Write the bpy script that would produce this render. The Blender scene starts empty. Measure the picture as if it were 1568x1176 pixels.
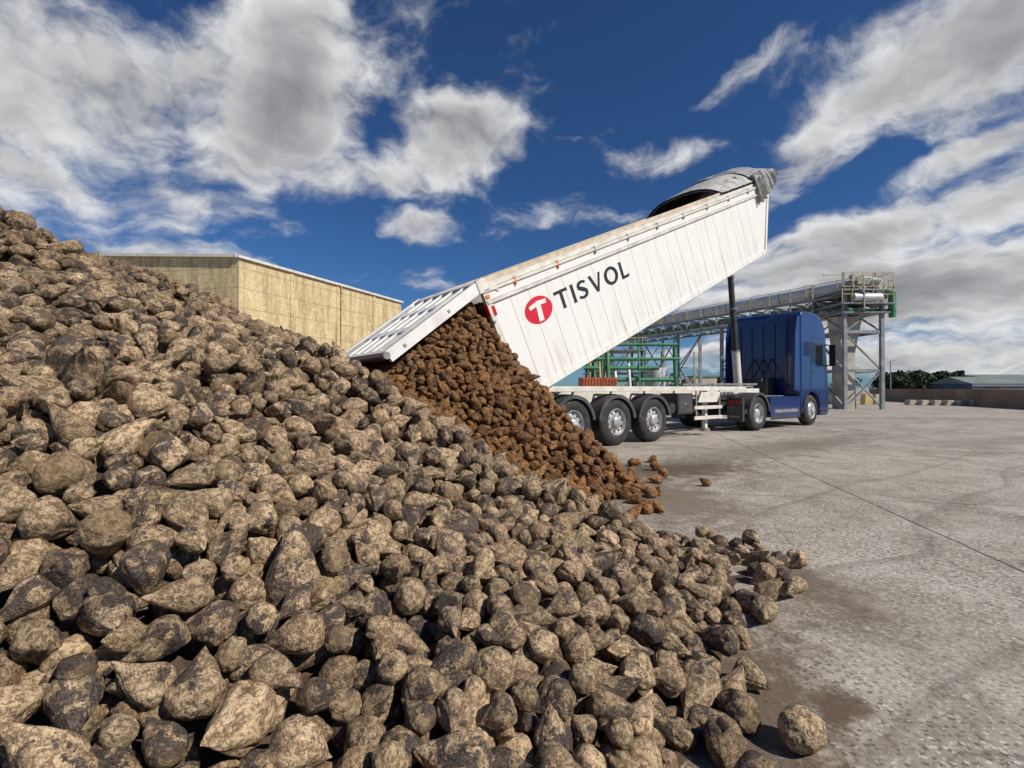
import bpy, bmesh, math, random
import numpy as np
from mathutils import Vector, Matrix, noise, Euler
random.seed(7); rng=np.random.default_rng(7)
scene=bpy.context.scene
scene.view_settings.view_transform='Standard'
scene.view_settings.look='None'
scene.view_settings.exposure=0
COL=scene.collection
R=math.radians

# ------------------------------------------------------------------ node helpers
def nd(nt,t,ins=None,**props):
    n=nt.nodes.new(t)
    for k,v in props.items(): setattr(n,k,v)
    if ins:
        for k,v in ins.items():
            s=n.inputs[k]
            if isinstance(v,bpy.types.NodeSocket): nt.links.new(v,s)
            else: s.default_value=v
    return n
def M(nt,op,a,b=None,c=None,clamp=False):
    ins={0:a}
    if b is not None: ins[1]=b
    if c is not None: ins[2]=c
    return nd(nt,'ShaderNodeMath',ins,operation=op,use_clamp=clamp).outputs[0]
def VM(nt,op,a,b=None,out=0,scale=None):
    ins={0:a}
    if b is not None: ins[1]=b
    n=nd(nt,'ShaderNodeVectorMath',ins,operation=op)
    if scale is not None:
        if isinstance(scale,bpy.types.NodeSocket): nt.links.new(scale,n.inputs['Scale'])
        else: n.inputs['Scale'].default_value=scale
    return n.outputs[out]
def MR(nt,v,a,b,c=0.0,d=1.0,smooth=True):
    return nd(nt,'ShaderNodeMapRange',{'Value':v,'From Min':a,'From Max':b,'To Min':c,'To Max':d},
              interpolation_type='SMOOTHSTEP' if smooth else 'LINEAR').outputs[0]
def MIX(nt,f,a,b,mode='MIX'):
    n=nt.nodes.new('ShaderNodeMix'); n.data_type='RGBA'; n.blend_type=mode
    for k,v in ((0,f),(6,a),(7,b)):
        s=n.inputs[k]
        if isinstance(v,bpy.types.NodeSocket): nt.links.new(v,s)
        else:
            if k!=0 and len(v)==3: v=(*v,1)
            s.default_value=v
    return n.outputs[2]
def NOISE(nt,vec,scale,detail=4,rough=.55,dist=0.0,out=0):
    ins={'Scale':scale,'Detail':detail,'Roughness':rough,'Distortion':dist}
    if vec is not None: ins['Vector']=vec
    return nd(nt,'ShaderNodeTexNoise',ins).outputs[out]
def newmat(name):
    m=bpy.data.materials.new(name); m.use_nodes=True
    nt=m.node_tree; nt.nodes.clear()
    out=nt.nodes.new('ShaderNodeOutputMaterial'); p=nt.nodes.new('ShaderNodeBsdfPrincipled')
    nt.links.new(p.outputs[0],out.inputs[0])
    return m,nt,p
def setp(nt,p,**kw):
    for k,v in kw.items():
        s=p.inputs[k.replace('_',' ')]
        if isinstance(v,bpy.types.NodeSocket): nt.links.new(v,s)
        else:
            if k=='Base_Color' and len(v)==3: v=(*v,1)
            s.default_value=v
def bump(nt,p,h,strength=.3,dist=.02):
    b=nd(nt,'ShaderNodeBump',{'Height':h,'Strength':strength,'Distance':dist})
    nt.links.new(b.outputs[0],p.inputs['Normal'])
def simple(name,col,rough=.5,metal=0.0,var=.12,scale=3.0,dirt=None,bumpv=0.0,coat=0.0):
    m,nt,p=newmat(name)
    tc=nd(nt,'ShaderNodeTexCoord').outputs['Object']
    n=NOISE(nt,tc,scale,4,.6)
    c2=tuple(x*(1-var*2) for x in col); c1=tuple(min(1,x*(1+var*.5)) for x in col)
    c=MIX(nt,MR(nt,n,.3,.7),c2,c1)
    if dirt:
        n2=NOISE(nt,tc,scale*.6,6,.7,.3)
        c=MIX(nt,MR(nt,n2,.48,.75,0,.6),c,dirt)
    setp(nt,p,Base_Color=c,Roughness=MR(nt,n,.2,.8,max(0,rough-.08),min(1,rough+.12)),Metallic=metal)
    if coat: setp(nt,p,Coat_Weight=coat,Coat_Roughness=.08)
    if bumpv: bump(nt,p,NOISE(nt,tc,scale*8,4),bumpv,.01)
    return m

# ------------------------------------------------------------------ materials
def white_panel():
    m,nt,p=newmat('trailer_white')
    tc=nd(nt,'ShaderNodeTexCoord').outputs['Object']
    st=nd(nt,'ShaderNodeMapping',{'Vector':tc,'Scale':(6,6,.7)}).outputs[0]
    n=NOISE(nt,st,1.2,6,.65)
    sep=nd(nt,'ShaderNodeSeparateXYZ',{0:tc})
    low=MR(nt,sep.outputs[2],0,.9,.75,.25)
    c=MIX(nt,M(nt,'MULTIPLY',MR(nt,n,.42,.8),low),(.79,.78,.73),(.42,.37,.28))
    n2=NOISE(nt,tc,32,3,.6)
    c=MIX(nt,MR(nt,n2,.60,.74,0,.4),c,(.45,.39,.30))
    setp(nt,p,Base_Color=c,Roughness=.42)
    bump(nt,p,NOISE(nt,tc,1.5,3),.25,.02)
    return m
m_white=white_panel()
m_seam=simple('panel_seam',(.30,.28,.25),.6,0,.1,4)
m_cream=simple('rail_white',(.70,.67,.59),.45,0,.10,4,dirt=(.42,.36,.28))
m_gate=simple('gate_white',(.80,.79,.75),.5,0,.06,4,dirt=(.55,.50,.42))
m_beige=simple('tarp_beige',(.60,.50,.37),.8,0,.15,5)
m_logored=simple('logo_red',(.62,.01,.03),.4,0,.03)
m_black=simple('logo_black',(.02,.02,.025),.4,0,.03)
m_dark=simple('dark_steel',(.045,.045,.05),.55,.2,.2,4,dirt=(.16,.13,.10))
m_grey=simple('grey_steel',(.34,.34,.34),.45,.4,.15,4,dirt=(.25,.2,.15))
m_tyre=simple('tyre_rubber',(.028,.027,.027),.82,0,.2,6,dirt=(.12,.10,.08),bumpv=.2)
m_rim=simple('rim_alu',(.62,.62,.62),.38,.45,.15,6,dirt=(.25,.2,.16))
m_fender=simple('fender_plastic',(.06,.06,.065),.6,0,.15,4,dirt=(.18,.15,.12))
m_blue=simple('cab_blue',(.004,.026,.14),.3,.1,.08,2,coat=.7,dirt=(.02,.045,.13))
m_bluedk=simple('cab_blue_dark',(.004,.014,.06),.45,.1,.08,2)
m_glass=simple('dark_glass',(.015,.02,.025),.06,0,.02)
m_red=simple('red_lamp',(.5,.01,.01),.3,0,.05)
m_orange=simple('orange_marker',(.75,.16,.03),.35,0,.05)
m_tarp=simple('tarp_grey',(.52,.51,.48),.7,0,.2,6,dirt=(.25,.25,.23),bumpv=.2)
m_tarpdk=simple('tarp_inside_shade',(.035,.037,.038),.75,0,.3,6)  # near-black colour stands in for the shade under the arched cover
m_galv=simple('galvanised_pipe',(.70,.71,.71),.4,.15,.08,1.5)
m_steel=simple('structure_steel',(.30,.32,.33),.6,.1,.2,2)
m_green=simple('green_pipe',(.06,.24,.12),.5,0,.15,2)
m_yellow=simple('yellow_paint',(.56,.44,.17),.5,0,.1,2)
m_redbox=simple('red_container',(.45,.12,.05),.6,0,.15,2)
m_conc=simple('pale_concrete',(.52,.48,.40),.85,0,.15,1.5,dirt=(.3,.26,.2))
m_roofs=simple('shed_roof',(.20,.24,.22),.7,0,.15,.3)
m_shedw=simple('shed_wall',(.45,.36,.24),.8,0,.12,.2)
m_shedb=simple('shed_blue',(.10,.14,.20),.8,0,.12,.2)
m_earthwall=simple('earth_wall',(.30,.21,.14),.9,0,.2,.5,dirt=(.36,.29,.21))
m_bark=simple('bark',(.09,.06,.04),.9)

def leafmat(name,a,b):
    m,nt,p=newmat(name)
    tc=nd(nt,'ShaderNodeTexCoord').outputs['Object']
    n=NOISE(nt,tc,.9,5,.6)
    setp(nt,p,Base_Color=MIX(nt,MR(nt,n,.35,.65),a,b),Roughness=.8)
    return m
m_leaf=leafmat('foliage',(.018,.034,.012),(.06,.09,.03))

def warehouse_mat():
    m,nt,p=newmat('warehouse_wall_render')
    tc=nd(nt,'ShaderNodeTexCoord').outputs['Object']
    sep=nd(nt,'ShaderNodeSeparateXYZ',{0:tc})
    st=nd(nt,'ShaderNodeMapping',{'Vector':tc,'Scale':(1.6,1.6,.22)}).outputs[0]
    n=NOISE(nt,st,1.0,6,.7)
    n2=NOISE(nt,tc,3.0,6,.75,.4)
    c=MIX(nt,MR(nt,n,.38,.62),(.66,.53,.29),(.42,.32,.165))
    c=MIX(nt,MR(nt,n2,.47,.66,0,.6),c,(.74,.63,.41))
    n3=NOISE(nt,tc,5.0,6,.8,.2)
    c=MIX(nt,MR(nt,n3,.51,.62,0,.65),c,(.28,.215,.115))
    fz=M(nt,'FRACT',M(nt,'DIVIDE',sep.outputs[2],1.25))
    c=MIX(nt,M(nt,'MULTIPLY',M(nt,'LESS_THAN',fz,.06),.5),c,(.26,.20,.12))
    fx=M(nt,'FRACT',M(nt,'DIVIDE',M(nt,'ADD',sep.outputs[0],sep.outputs[1]),2.4))
    c=MIX(nt,M(nt,'MULTIPLY',M(nt,'LESS_THAN',fx,.025),.35),c,(.26,.20,.12))
    setp(nt,p,Base_Color=c,Roughness=.9)
    return m
m_wh=warehouse_mat()

def ground_mat():
    m,nt,p=newmat('concrete_yard')
    tc=nd(nt,'ShaderNodeTexCoord').outputs['Object']
    big=NOISE(nt,tc,.25,5,.6,.3)
    mid=NOISE(nt,tc,1.3,7,.72,.5)
    fine=NOISE(nt,tc,30,4,.8)
    vo=nd(nt,'ShaderNodeTexVoronoi',{'Vector':tc,'Scale':44.0,'Randomness':1.0})
    vor=vo.outputs['Distance']; vcol=vo.outputs['Color']
    c=MIX(nt,MR(nt,big,.32,.68),(.26,.225,.18),(.39,.35,.295))
    c=MIX(nt,MR(nt,mid,.42,.66,0,.8),c,(.47,.43,.37))
    c=MIX(nt,MR(nt,mid,.47,.30,0,.85),c,(.18,.15,.112))
    worn=MR(nt,NOISE(nt,tc,.55,5,.65,.2),.34,.54,.4,1)
    bw=nd(nt,'ShaderNodeRGBToBW',{0:vcol}).outputs[0]
    ag=M(nt,'MULTIPLY',M(nt,'MULTIPLY',MR(nt,bw,.45,.58),MR(nt,vor,.55,.3)),worn)
    c=MIX(nt,M(nt,'MULTIPLY',ag,.9),c,(.12,.098,.075))
    ag2=M(nt,'MULTIPLY',M(nt,'MULTIPLY',MR(nt,bw,.40,.30),MR(nt,vor,.5,.3)),worn)
    c=MIX(nt,M(nt,'MULTIPLY',ag2,.7),c,(.66,.62,.55))
    c=MIX(nt,M(nt,'MULTIPLY',MR(nt,fine,.54,.66),.65),c,(.62,.58,.52))
    c=MIX(nt,M(nt,'MULTIPLY',MR(nt,fine,.46,.34),.75),c,(.10,.082,.065))
    rot=nd(nt,'ShaderNodeMapping',{'Vector':tc,'Rotation':(0,0,R(12)),'Location':(-.55,1.2,0)}).outputs[0]
    wob=VM(nt,'ADD',rot,VM(nt,'SCALE',NOISE(nt,tc,1.5,4,.7,out=1),scale=.06))
    sp=nd(nt,'ShaderNodeSeparateXYZ',{0:wob})
    def line(v,period,w):
        f=M(nt,'ABSOLUTE',M(nt,'SUBTRACT',M(nt,'FRACT',M(nt,'DIVIDE',v,period)),.5))
        return MR(nt,M(nt,'MULTIPLY',f,period),w,w*.35)
    ln=M(nt,'MAXIMUM',line(sp.outputs[0],4.5,.026),line(sp.outputs[1],5.0,.026))
    c=MIX(nt,M(nt,'MULTIPLY',ln,.5),c,(.14,.115,.09))
    tm=nd(nt,'ShaderNodeMapping',{'Vector':tc,'Rotation':(0,0,R(-32))}).outputs[0]
    tw=VM(nt,'ADD',tm,VM(nt,'SCALE',NOISE(nt,tc,.15,2,.5,out=1),scale=3.0))
    ty=nd(nt,'ShaderNodeSeparateXYZ',{0:tw}).outputs[1]
    tn=NOISE(nt,nd(nt,'ShaderNodeCombineXYZ',{0:ty}).outputs[0],2.6,4,.7)
    c=MIX(nt,MR(nt,tn,.52,.66,0,.45),c,(.14,.115,.09))
    cw=VM(nt,'ADD',tc,VM(nt,'SCALE',NOISE(nt,tc,.8,5,.7,out=1),scale=1.0))
    cr=nd(nt,'ShaderNodeTexVoronoi',{'Vector':cw,'Scale':.30},feature='DISTANCE_TO_EDGE').outputs[0]
    c=MIX(nt,M(nt,'MULTIPLY',MR(nt,cr,.005,.001),.5),c,(.10,.085,.065))
    stn=M(nt,'MULTIPLY',M(nt,'SUBTRACT',NOISE(nt,tc,4.5,7,.78),.5),2.6)
    def stain(x,y,rx,ry,a,col,cc):
        mp=nd(nt,'ShaderNodeMapping',{'Vector':tc,'Location':(x,y,0),'Rotation':(0,0,a),'Scale':(rx,ry,1)},vector_type='TEXTURE').outputs[0]
        L=M(nt,'ADD',VM(nt,'LENGTH',mp,out=1),stn)
        return MIX(nt,MR(nt,L,1.05,.3,0,col),c,cc)
    for a in [(2.5,7.6,2.2,1.0,.4,.95,(.085,.058,.037)),(1.8,5.6,1.0,1.6,0,.75,(.14,.10,.066)),(.95,1.95,.48,1.15,-.45,.9,(.11,.073,.044)),
              (6,10.5,6,1.1,.62,.65,(.12,.098,.076)),(13,12,7,1.0,.3,.45,(.2,.17,.135)),(1.9,3.3,.36,.95,.1,.8,(.13,.09,.058)),
              (9,17,9,1.4,.2,.45,(.17,.145,.12)),(18,20,9,1.0,-.1,.4,(.18,.155,.125)),(1.30,1.95,.22,.12,.6,.95,(.11,.073,.045))]:
        c=stain(*a)
    setp(nt,p,Base_Color=c,Roughness=.88)
    hh=M(nt,'ADD',M(nt,'MULTIPLY',fine,.6),M(nt,'MULTIPLY',ln,-1.2))
    bump(nt,p,hh,.8,.016)
    return m
m_ground=ground_mat()

def soil_mat():
    m,nt,p=newmat('soil')
    tc=nd(nt,'ShaderNodeTexCoord').outputs['Object']
    n=NOISE(nt,tc,9,6,.7); f=NOISE(nt,tc,60,4,.7)
    c=MIX(nt,MR(nt,n,.35,.65),(.045,.03,.018),(.12,.08,.05))
    c=MIX(nt,MR(nt,f,.55,.7,0,.6),c,(.18,.13,.085))
    setp(nt,p,Base_Color=c,Roughness=.95); bump(nt,p,M(nt,'ADD',n,f),.8,.02)
    return m
m_soil=soil_mat()

def beet_mat(name,fresh):
    m,nt,p=newmat(name)
    tc=nd(nt,'ShaderNodeTexCoord').outputs['Object']
    at=nd(nt,'ShaderNodeAttribute',attribute_type='INSTANCER',attribute_name='tint').outputs['Fac']
    rd=nd(nt,'ShaderNodeAttribute',attribute_type='INSTANCER',attribute_name='rnd').outputs['Fac']
    r2_=M(nt,'FRACT',M(nt,'MULTIPLY',rd,17.31))
    off=nd(nt,'ShaderNodeCombineXYZ',{0:M(nt,'MULTIPLY',rd,37.0),1:M(nt,'MULTIPLY',rd,91.0),2:M(nt,'MULTIPLY',rd,53.0)}).outputs[0]
    v=VM(nt,'ADD',tc,off)
    n1=NOISE(nt,v,1.0,3,.6,.5); n2=NOISE(nt,v,2.8,5,.72,.5); n3=NOISE(nt,v,11,3,.75)
    if not fresh:
        base=MIX(nt,MR(nt,n2,.40,.60),(.20,.128,.07),(.62,.455,.275))
        base=MIX(nt,at,base,MIX(nt,MR(nt,n2,.38,.68),(.10,.06,.032),(.36,.225,.12)))
        base=MIX(nt,MR(nt,n3,.52,.66,0,.65),base,(.76,.60,.405))
        base=MIX(nt,MR(nt,n3,.46,.34,0,.75),base,(.115,.07,.037))
        thr=M(nt,'MULTIPLY_ADD',rd,.25,.445)
        d2=M(nt,'ADD',M(nt,'SUBTRACT',n1,thr),M(nt,'MULTIPLY',M(nt,'SUBTRACT',n2,.5),.8))
        dark=MR(nt,d2,-.008,.022)
        base=MIX(nt,M(nt,'MULTIPLY',dark,.92),base,MIX(nt,MR(nt,n3,.42,.62),(.018,.015,.018),(.12,.094,.08)))
        crack=MR(nt,M(nt,'ABSOLUTE',M(nt,'SUBTRACT',n2,.47)),.014,.0)
        base=MIX(nt,M(nt,'MULTIPLY',crack,.7),base,(.05,.032,.018))
        val=MR(nt,r2_,0,1,.64,1.10,False)
        base=MIX(nt,1.0,base,nd(nt,'ShaderNodeCombineXYZ',{0:val,1:val,2:val}).outputs[0],'MULTIPLY')
    else:
        base=MIX(nt,MR(nt,n2,.35,.62),(.095,.040,.014),(.42,.20,.065))
        base=MIX(nt,MR(nt,n1,.48,.58,0,.75),base,(.065,.034,.017))
        base=MIX(nt,MR(nt,n3,.57,.69,0,.75),base,(.62,.38,.16))
        base=MIX(nt,M(nt,'MULTIPLY',at,.6),base,(.10,.053,.025))
        val=MR(nt,r2_,0,1,.65,1.12,False)
        base=MIX(nt,1.0,base,nd(nt,'ShaderNodeCombineXYZ',{0:val,1:val,2:val}).outputs[0],'MULTIPLY')
    sep=nd(nt,'ShaderNodeSeparateXYZ',{0:tc})
    crown=MR(nt,M(nt,'ADD',sep.outputs[2],M(nt,'MULTIPLY',n3,.3)),1.25,1.5)
    base=MIX(nt,M(nt,'MULTIPLY',crown,.5),base,(.18,.12,.06))
    setp(nt,p,Base_Color=base,Roughness=.72,Specular_IOR_Level=.3)
    bump(nt,p,M(nt,'ADD',n2,M(nt,'MULTIPLY',n3,.45)),.65,.018)
    return m
m_beet=beet_mat('dry_beet_skin',False); m_beetf=beet_mat('fresh_beet_skin',True)

# ------------------------------------------------------------------ mesh builder
class MB:
    def __init__(s): s.v=[];s.f=[];s.mi=[];s.sm=[];s.mats=[]
    def mid(s,m):
        if m not in s.mats: s.mats.append(m)
        return s.mats.index(m)
    def add(s,vs,fs,mat,smooth=False):
        o=len(s.v); s.v+= [tuple(float(c) for c in x) for x in vs]; k=s.mid(mat)
        for f in fs: s.f.append([i+o for i in f]); s.mi.append(k); s.sm.append(smooth)
    def box(s,lo,hi,mat):
        x0,y0,z0=lo;x1,y1,z1=hi
        vs=[(x0,y0,z0),(x1,y0,z0),(x1,y1,z0),(x0,y1,z0),(x0,y0,z1),(x1,y0,z1),(x1,y1,z1),(x0,y1,z1)]
        s.add(vs,[(3,2,1,0),(4,5,6,7),(0,1,5,4),(1,2,6,5),(2,3,7,6),(3,0,4,7)],mat)
    def beam(s,p1,p2,w,h,mat,up=(0,0,1)):
        p1=Vector(p1);p2=Vector(p2);d=(p2-p1).normalized();u=Vector(up)
        if abs(d.dot(u))>.98: u=Vector((1,0,0))
        a=d.cross(u).normalized();b=a.cross(d).normalized()
        vs=[]
        for p in(p1,p2):
            for i,j in((-1,-1),(1,-1),(1,1),(-1,1)): vs.append(p+a*(w/2*i)+b*(h/2*j))
        s.add(vs,[(3,2,1,0),(4,5,6,7),(0,1,5,4),(1,2,6,5),(2,3,7,6),(3,0,4,7)],mat)
    def cyl(s,p1,p2,r1,mat,r2=None,n=16,caps=True):
        r2=r1 if r2 is None else r2
        p1=Vector(p1);p2=Vector(p2);d=(p2-p1).normalized();u=Vector((0,0,1))
        if abs(d.dot(u))>.98: u=Vector((1,0,0))
        a=d.cross(u).normalized();b=a.cross(d).normalized();vs=[]
        for p,r in((p1,r1),(p2,r2)):
            for i in range(n):
                t=2*math.pi*i/n; vs.append(p+a*(r*math.cos(t))+b*(r*math.sin(t)))
        s.add(vs,[(i,(i+1)%n,n+(i+1)%n,n+i) for i in range(n)],mat,True)
        if caps: s.add(vs,[tuple(range(n))[::-1],tuple(range(n,2*n))],mat)
    def prism(s,poly,y0,y1,mat):
        n=len(poly); vs=[(x,y0,z) for x,z in poly]+[(x,y1,z) for x,z in poly]
        s.add(vs,[tuple(range(n)),tuple(range(n,2*n))[::-1]]+[(i,(i+1)%n,n+(i+1)%n,n+i) for i in range(n)],mat)
    def lathe(s,prof,cx,cy,cz,mat,n=48,sgn=1):
        vs=[]
        for r,y in prof:
            for i in range(n):
                t=2*math.pi*i/n; vs.append((cx+r*math.cos(t),cy+y*sgn,cz+r*math.sin(t)))
        fs=[]
        for k in range(len(prof)-1):
            for i in range(n):
                fs.append((k*n+i,k*n+(i+1)%n,(k+1)*n+(i+1)%n,(k+1)*n+i))
        s.add(vs,fs,mat,True)
    def build(s,name,parent=None,bevel=0,recalc=True):
        me=bpy.data.meshes.new(name); me.from_pydata(s.v,[],s.f)
        for m in s.mats: me.materials.append(m)
        me.polygons.foreach_set('material_index',s.mi); me.polygons.foreach_set('use_smooth',s.sm)
        me.update()
        if recalc:
            bm=bmesh.new(); bm.from_mesh(me)
            bmesh.ops.recalc_face_normals(bm,faces=bm.faces[:]); bm.to_mesh(me); bm.free()
        try: me.set_sharp_from_angle(angle=R(40))
        except Exception: pass
        o=bpy.data.objects.new(name,me); COL.objects.link(o)
        if parent: o.parent=parent
        if bevel:
            b=o.modifiers.new('bevel','BEVEL'); b.width=bevel; b.segments=2; b.limit_method='ANGLE'; b.angle_limit=R(50)
        return o
def empty(name,loc=(0,0,0),rot=(0,0,0),parent=None):
    e=bpy.data.objects.new(name,None); COL.objects.link(e); e.location=loc; e.rotation_euler=rot
    if parent: e.parent=parent
    return e

# ------------------------------------------------------------------ camera
cd=bpy.data.cameras.new('camera'); cam=bpy.data.objects.new('camera',cd); COL.objects.link(cam)
cd.sensor_width=36; cd.lens=36*740/1568; cd.clip_end=5000; cd.clip_start=.05
cam.location=(0,0,1.28); cam.rotation_euler=(R(90.46),0,0)
scene.camera=cam

# ------------------------------------------------------------------ sun & sky
sunaz=(.84,-.54); el=R(42)
nn=math.hypot(*sunaz); S=Vector((sunaz[0]/nn*math.cos(el),sunaz[1]/nn*math.cos(el),math.sin(el)))
sl=bpy.data.lights.new('sun','SUN'); sl.energy=4.8; sl.angle=R(.5); sl.color=(1,.93,.83)
so=bpy.data.objects.new('sun',sl); COL.objects.link(so); so.rotation_euler=S.to_track_quat('Z','Y').to_euler(); so.location=(20,-10,30)

w=bpy.data.worlds.new('World'); scene.world=w; w.use_nodes=True
nt=w.node_tree; nt.nodes.clear()
wo=nt.nodes.new('ShaderNodeOutputWorld'); bg=nt.nodes.new('ShaderNodeBackground'); bg.inputs[1].default_value=.095
nt.links.new(bg.outputs[0],wo.inputs[0])
sky=nt.nodes.new('ShaderNodeTexSky'); sky.sky_type='NISHITA'; sky.sun_disc=False
sky.sun_elevation=el; sky.sun_rotation=math.atan2(S.x,S.y); sky.altitude=700; sky.air_density=1.0; sky.dust_density=.3; sky.ozone_density=2.5
blobs=[ # px,py,rx,ry,tilt(deg),weight
 (50,110,170,120,0,1.0),(30,240,210,45,8,.85),(450,50,95,110,0,.98),(425,180,115,95,-20,1.12),(490,270,80,45,0,.85),(700,235,130,60,-14,1.08),(600,285,85,34,0,.8),
 (300,300,250,36,8,.62),(140,355,250,34,5,.64),(625,350,55,24,0,.9),(1000,235,90,26,0,.60),(870,320,90,34,10,.58),
 (1410,120,240,62,-28,1.0),(1550,60,220,100,-20,1.05),(1130,110,110,28,-30,.50),(1510,225,190,34,-18,.86),(1400,345,250,54,-5,1.1),(1480,440,380,88,0,1.3),
 (1230,420,160,60,0,1.0),(1400,540,380,32,0,.95),(620,440,160,24,5,.58),(-300,200,300,200,0,.9),(2000,250,400,250,0,1.0)]
gen=VM(nt,'NORMALIZE',nd(nt,'ShaderNodeTexCoord').outputs['Generated'])
wn=NOISE(nt,gen,3.5,4,.6,out=1)
v2=VM(nt,'ADD',gen,VM(nt,'SCALE',VM(nt,'SUBTRACT',wn,(.5,.5,.5)),scale=.15))
acc=None
for px,py,rx,ry,t,wt in blobs:
    c=Vector(((px-784)/740,1,(594-py)/740)); L=c.length; c.normalize()
    up=Vector((0,0,1)); a=c.cross(up).normalized(); b_=a.cross(c).normalized()
    cl=1/L
    ct,stt=math.cos(R(-t)),math.sin(R(-t))
    A=(a*ct+b_*stt)/(rx/740*cl); B=(b_*ct-a*stt)/(ry/740*cl)
    da=VM(nt,'DOT_PRODUCT',v2,tuple(A),out=1); db=VM(nt,'DOT_PRODUCT',v2,tuple(B),out=1)
    r2=M(nt,'MULTIPLY_ADD',da,da,M(nt,'MULTIPLY',db,db))
    val=M(nt,'MULTIPLY',M(nt,'EXPONENT',M(nt,'MULTIPLY',r2,-.70)),wt)
    acc=val if acc is None else M(nt,'SMOOTH_MAX',acc,val,.14)
s3=nd(nt,'ShaderNodeSeparateXYZ',{0:v2})
zz=M(nt,'MULTIPLY',M(nt,'LOGARITHM',M(nt,'ADD',M(nt,'MAXIMUM',s3.outputs[2],0.0),.16),2.71828),.95)
mp=nd(nt,'ShaderNodeCombineXYZ',{0:s3.outputs[0],1:s3.outputs[1],2:zz}).outputs[0]
n0=NOISE(nt,mp,4.6,8,.60,.1)
sunoff=Vector((S.x*.6,0,S.z*1.3)).normalized()*.045
n1_=NOISE(nt,VM(nt,'ADD',mp,tuple(sunoff)),4.6,4,.56,.1)
d0=M(nt,'ADD',M(nt,'SUBTRACT',acc,.51),M(nt,'MULTIPLY',M(nt,'SUBTRACT',n0,.5),2.2))
alpha=MR(nt,d0,-.22,.40)
lit=M(nt,'ADD',M(nt,'MULTIPLY',M(nt,'SUBTRACT',n0,n1_),3.2),.76)
thick=MR(nt,d0,.12,.82,1.0,.26)
lit=M(nt,'MULTIPLY',lit,thick,clamp=True)
cc=MIX(nt,lit,(1.6,1.7,1.95),(8.6,8.6,8.6))
skc=MIX(nt,1.0,sky.outputs[0],(.27,.48,.74),'MULTIPLY')
fin=MIX(nt,alpha,skc,cc)
nt.links.new(fin,bg.inputs[0])

# ------------------------------------------------------------------ ground
b=MB(); b.add([(-1500,-1500,0),(1500,-1500,0),(1500,1500,0),(-1500,1500,0)],[(0,1,2,3)],m_ground); b.build('ground',recalc=False)

# ------------------------------------------------------------------ heap height field
D=(.803,.596); TO=(.535,10.874)
def tl(x,y):
    rx=x-TO[0]; ry=y-TO[1]
    return rx*D[0]+ry*D[1], -rx*D[1]+ry*D[0]
YF=[-3,0,.8,1.6,2.1,2.5,2.9,3.4,3.8,4.0,4.3,4.6,4.9,5.3,6,7.5,9,11,13,15]
XF=[-2,-.4,.15,.60,.8,1.0,1.42,1.72,1.70,1.45,.95,.75,.80,1.0,1.12,.95,.3,-.6,-2,-4]
YC=[-3,4,5.3,6.5,8,9,9.6,11,13,15]
CC=[3.45,3.45,3.4,3.15,2.8,2.35,1.9,1.2,.3,-.3]
def Hs(x,y):
    x=np.asarray(x,float);y=np.asarray(y,float)
    wob=.06*np.sin(3.1*y+1)+.05*np.sin(7.3*y+.5*x)
    d=np.interp(y,YF,XF)+wob-x
    sk=np.interp(y,[2.4,3.0,4.2,4.7],[0,.5,.5,.15])
    d=d-sk*np.clip(d/.65,0,1)*np.clip((3.0-d)/1.6,0,1)
    g=np.interp(y,[-3,-.5,.8,2.4,4],[.1,.25,.45,.95,1])
    lump=.10*np.sin(1.7*x+.9*y)*np.sin(1.3*y-.6*x+1)+.05*np.sin(4.1*x+2.2*y+2)*np.sin(3.7*y-1.9*x)
    h=.445*d*g+np.minimum(.07,d*.3)*g+lump*np.clip(d,0,1)
    cap=np.interp(y,YC,CC)+lump*.8
    k=.16
    h=-k*np.log(np.exp(-np.clip(h,-3,9)/k)+np.exp(-cap/k))
    s,wv=tl(x,y)
    dw=np.maximum(0,np.abs(wv)-1.0)
    kk=2.0+1.7*np.clip((dw-.05)/.35,0,1)
    ds=s+2.35; ds=np.where(ds>0,ds*kk,-ds)
    dist=np.sqrt(ds**2+dw**2)
    h2=2.8*np.clip(1-dist/3.7,0,1)**1.10+np.where(dist<3.7,lump*.6,0)
    h2=np.where(dist>=3.7,-.2,h2)
    return h,h2
XB=[-4.5,-3.9,-1.74,-.7,-.2,.5,1.3,2]
YB=[9.6,8.9,6.2,5.2,4.6,4.35,4.3,4.3]
def isbrown(x,y,h,h2):
    yb=np.interp(x,XB,YB)+.15*math.sin(5*x+2)
    return ((h2>h+.1) or y>yb) and x>-3.35+.1*math.sin(7*y)
nx,ny=190,180
gx=np.linspace(-15,3.0,nx); gy=np.linspace(-2.5,14.5,ny)
X,Y=np.meshgrid(gx,gy); h,h2=Hs(X,Y)
T=np.maximum(h,h2)
apron=np.zeros_like(T)
for j in range(ny):
    for i in range(nx):
        apron[j,i]=noise.noise(Vector((float(X[j,i])*2.3,float(Y[j,i])*2.3,0)))*.02+noise.noise(Vector((float(X[j,i])*7,float(Y[j,i])*7,3)))*.022
Zb=np.where(T>.18,T-.17,np.clip(T,-1,.18)*.14+.004+apron)
Zb=np.maximum(Zb,np.where(T>.18,.01,-1))
Zb=np.where(T<-.16,-.1,Zb)
sS,wW=tl(X,Y)
Zb=np.where((sS>-.75)&(np.abs(wW)<1.6),-.1,Zb)
b=MB()
b.v=[(float(X[j,i]),float(Y[j,i]),float(Zb[j,i])) for j in range(ny) for i in range(nx)]
b.mid(m_soil)
for j in range(ny-1):
    for i in range(nx-1):
        b.f.append([j*nx+i,j*nx+i+1,(j+1)*nx+i+1,(j+1)*nx+i]); b.mi.append(0); b.sm.append(True)
b.build('heap_soil',recalc=False)

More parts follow.
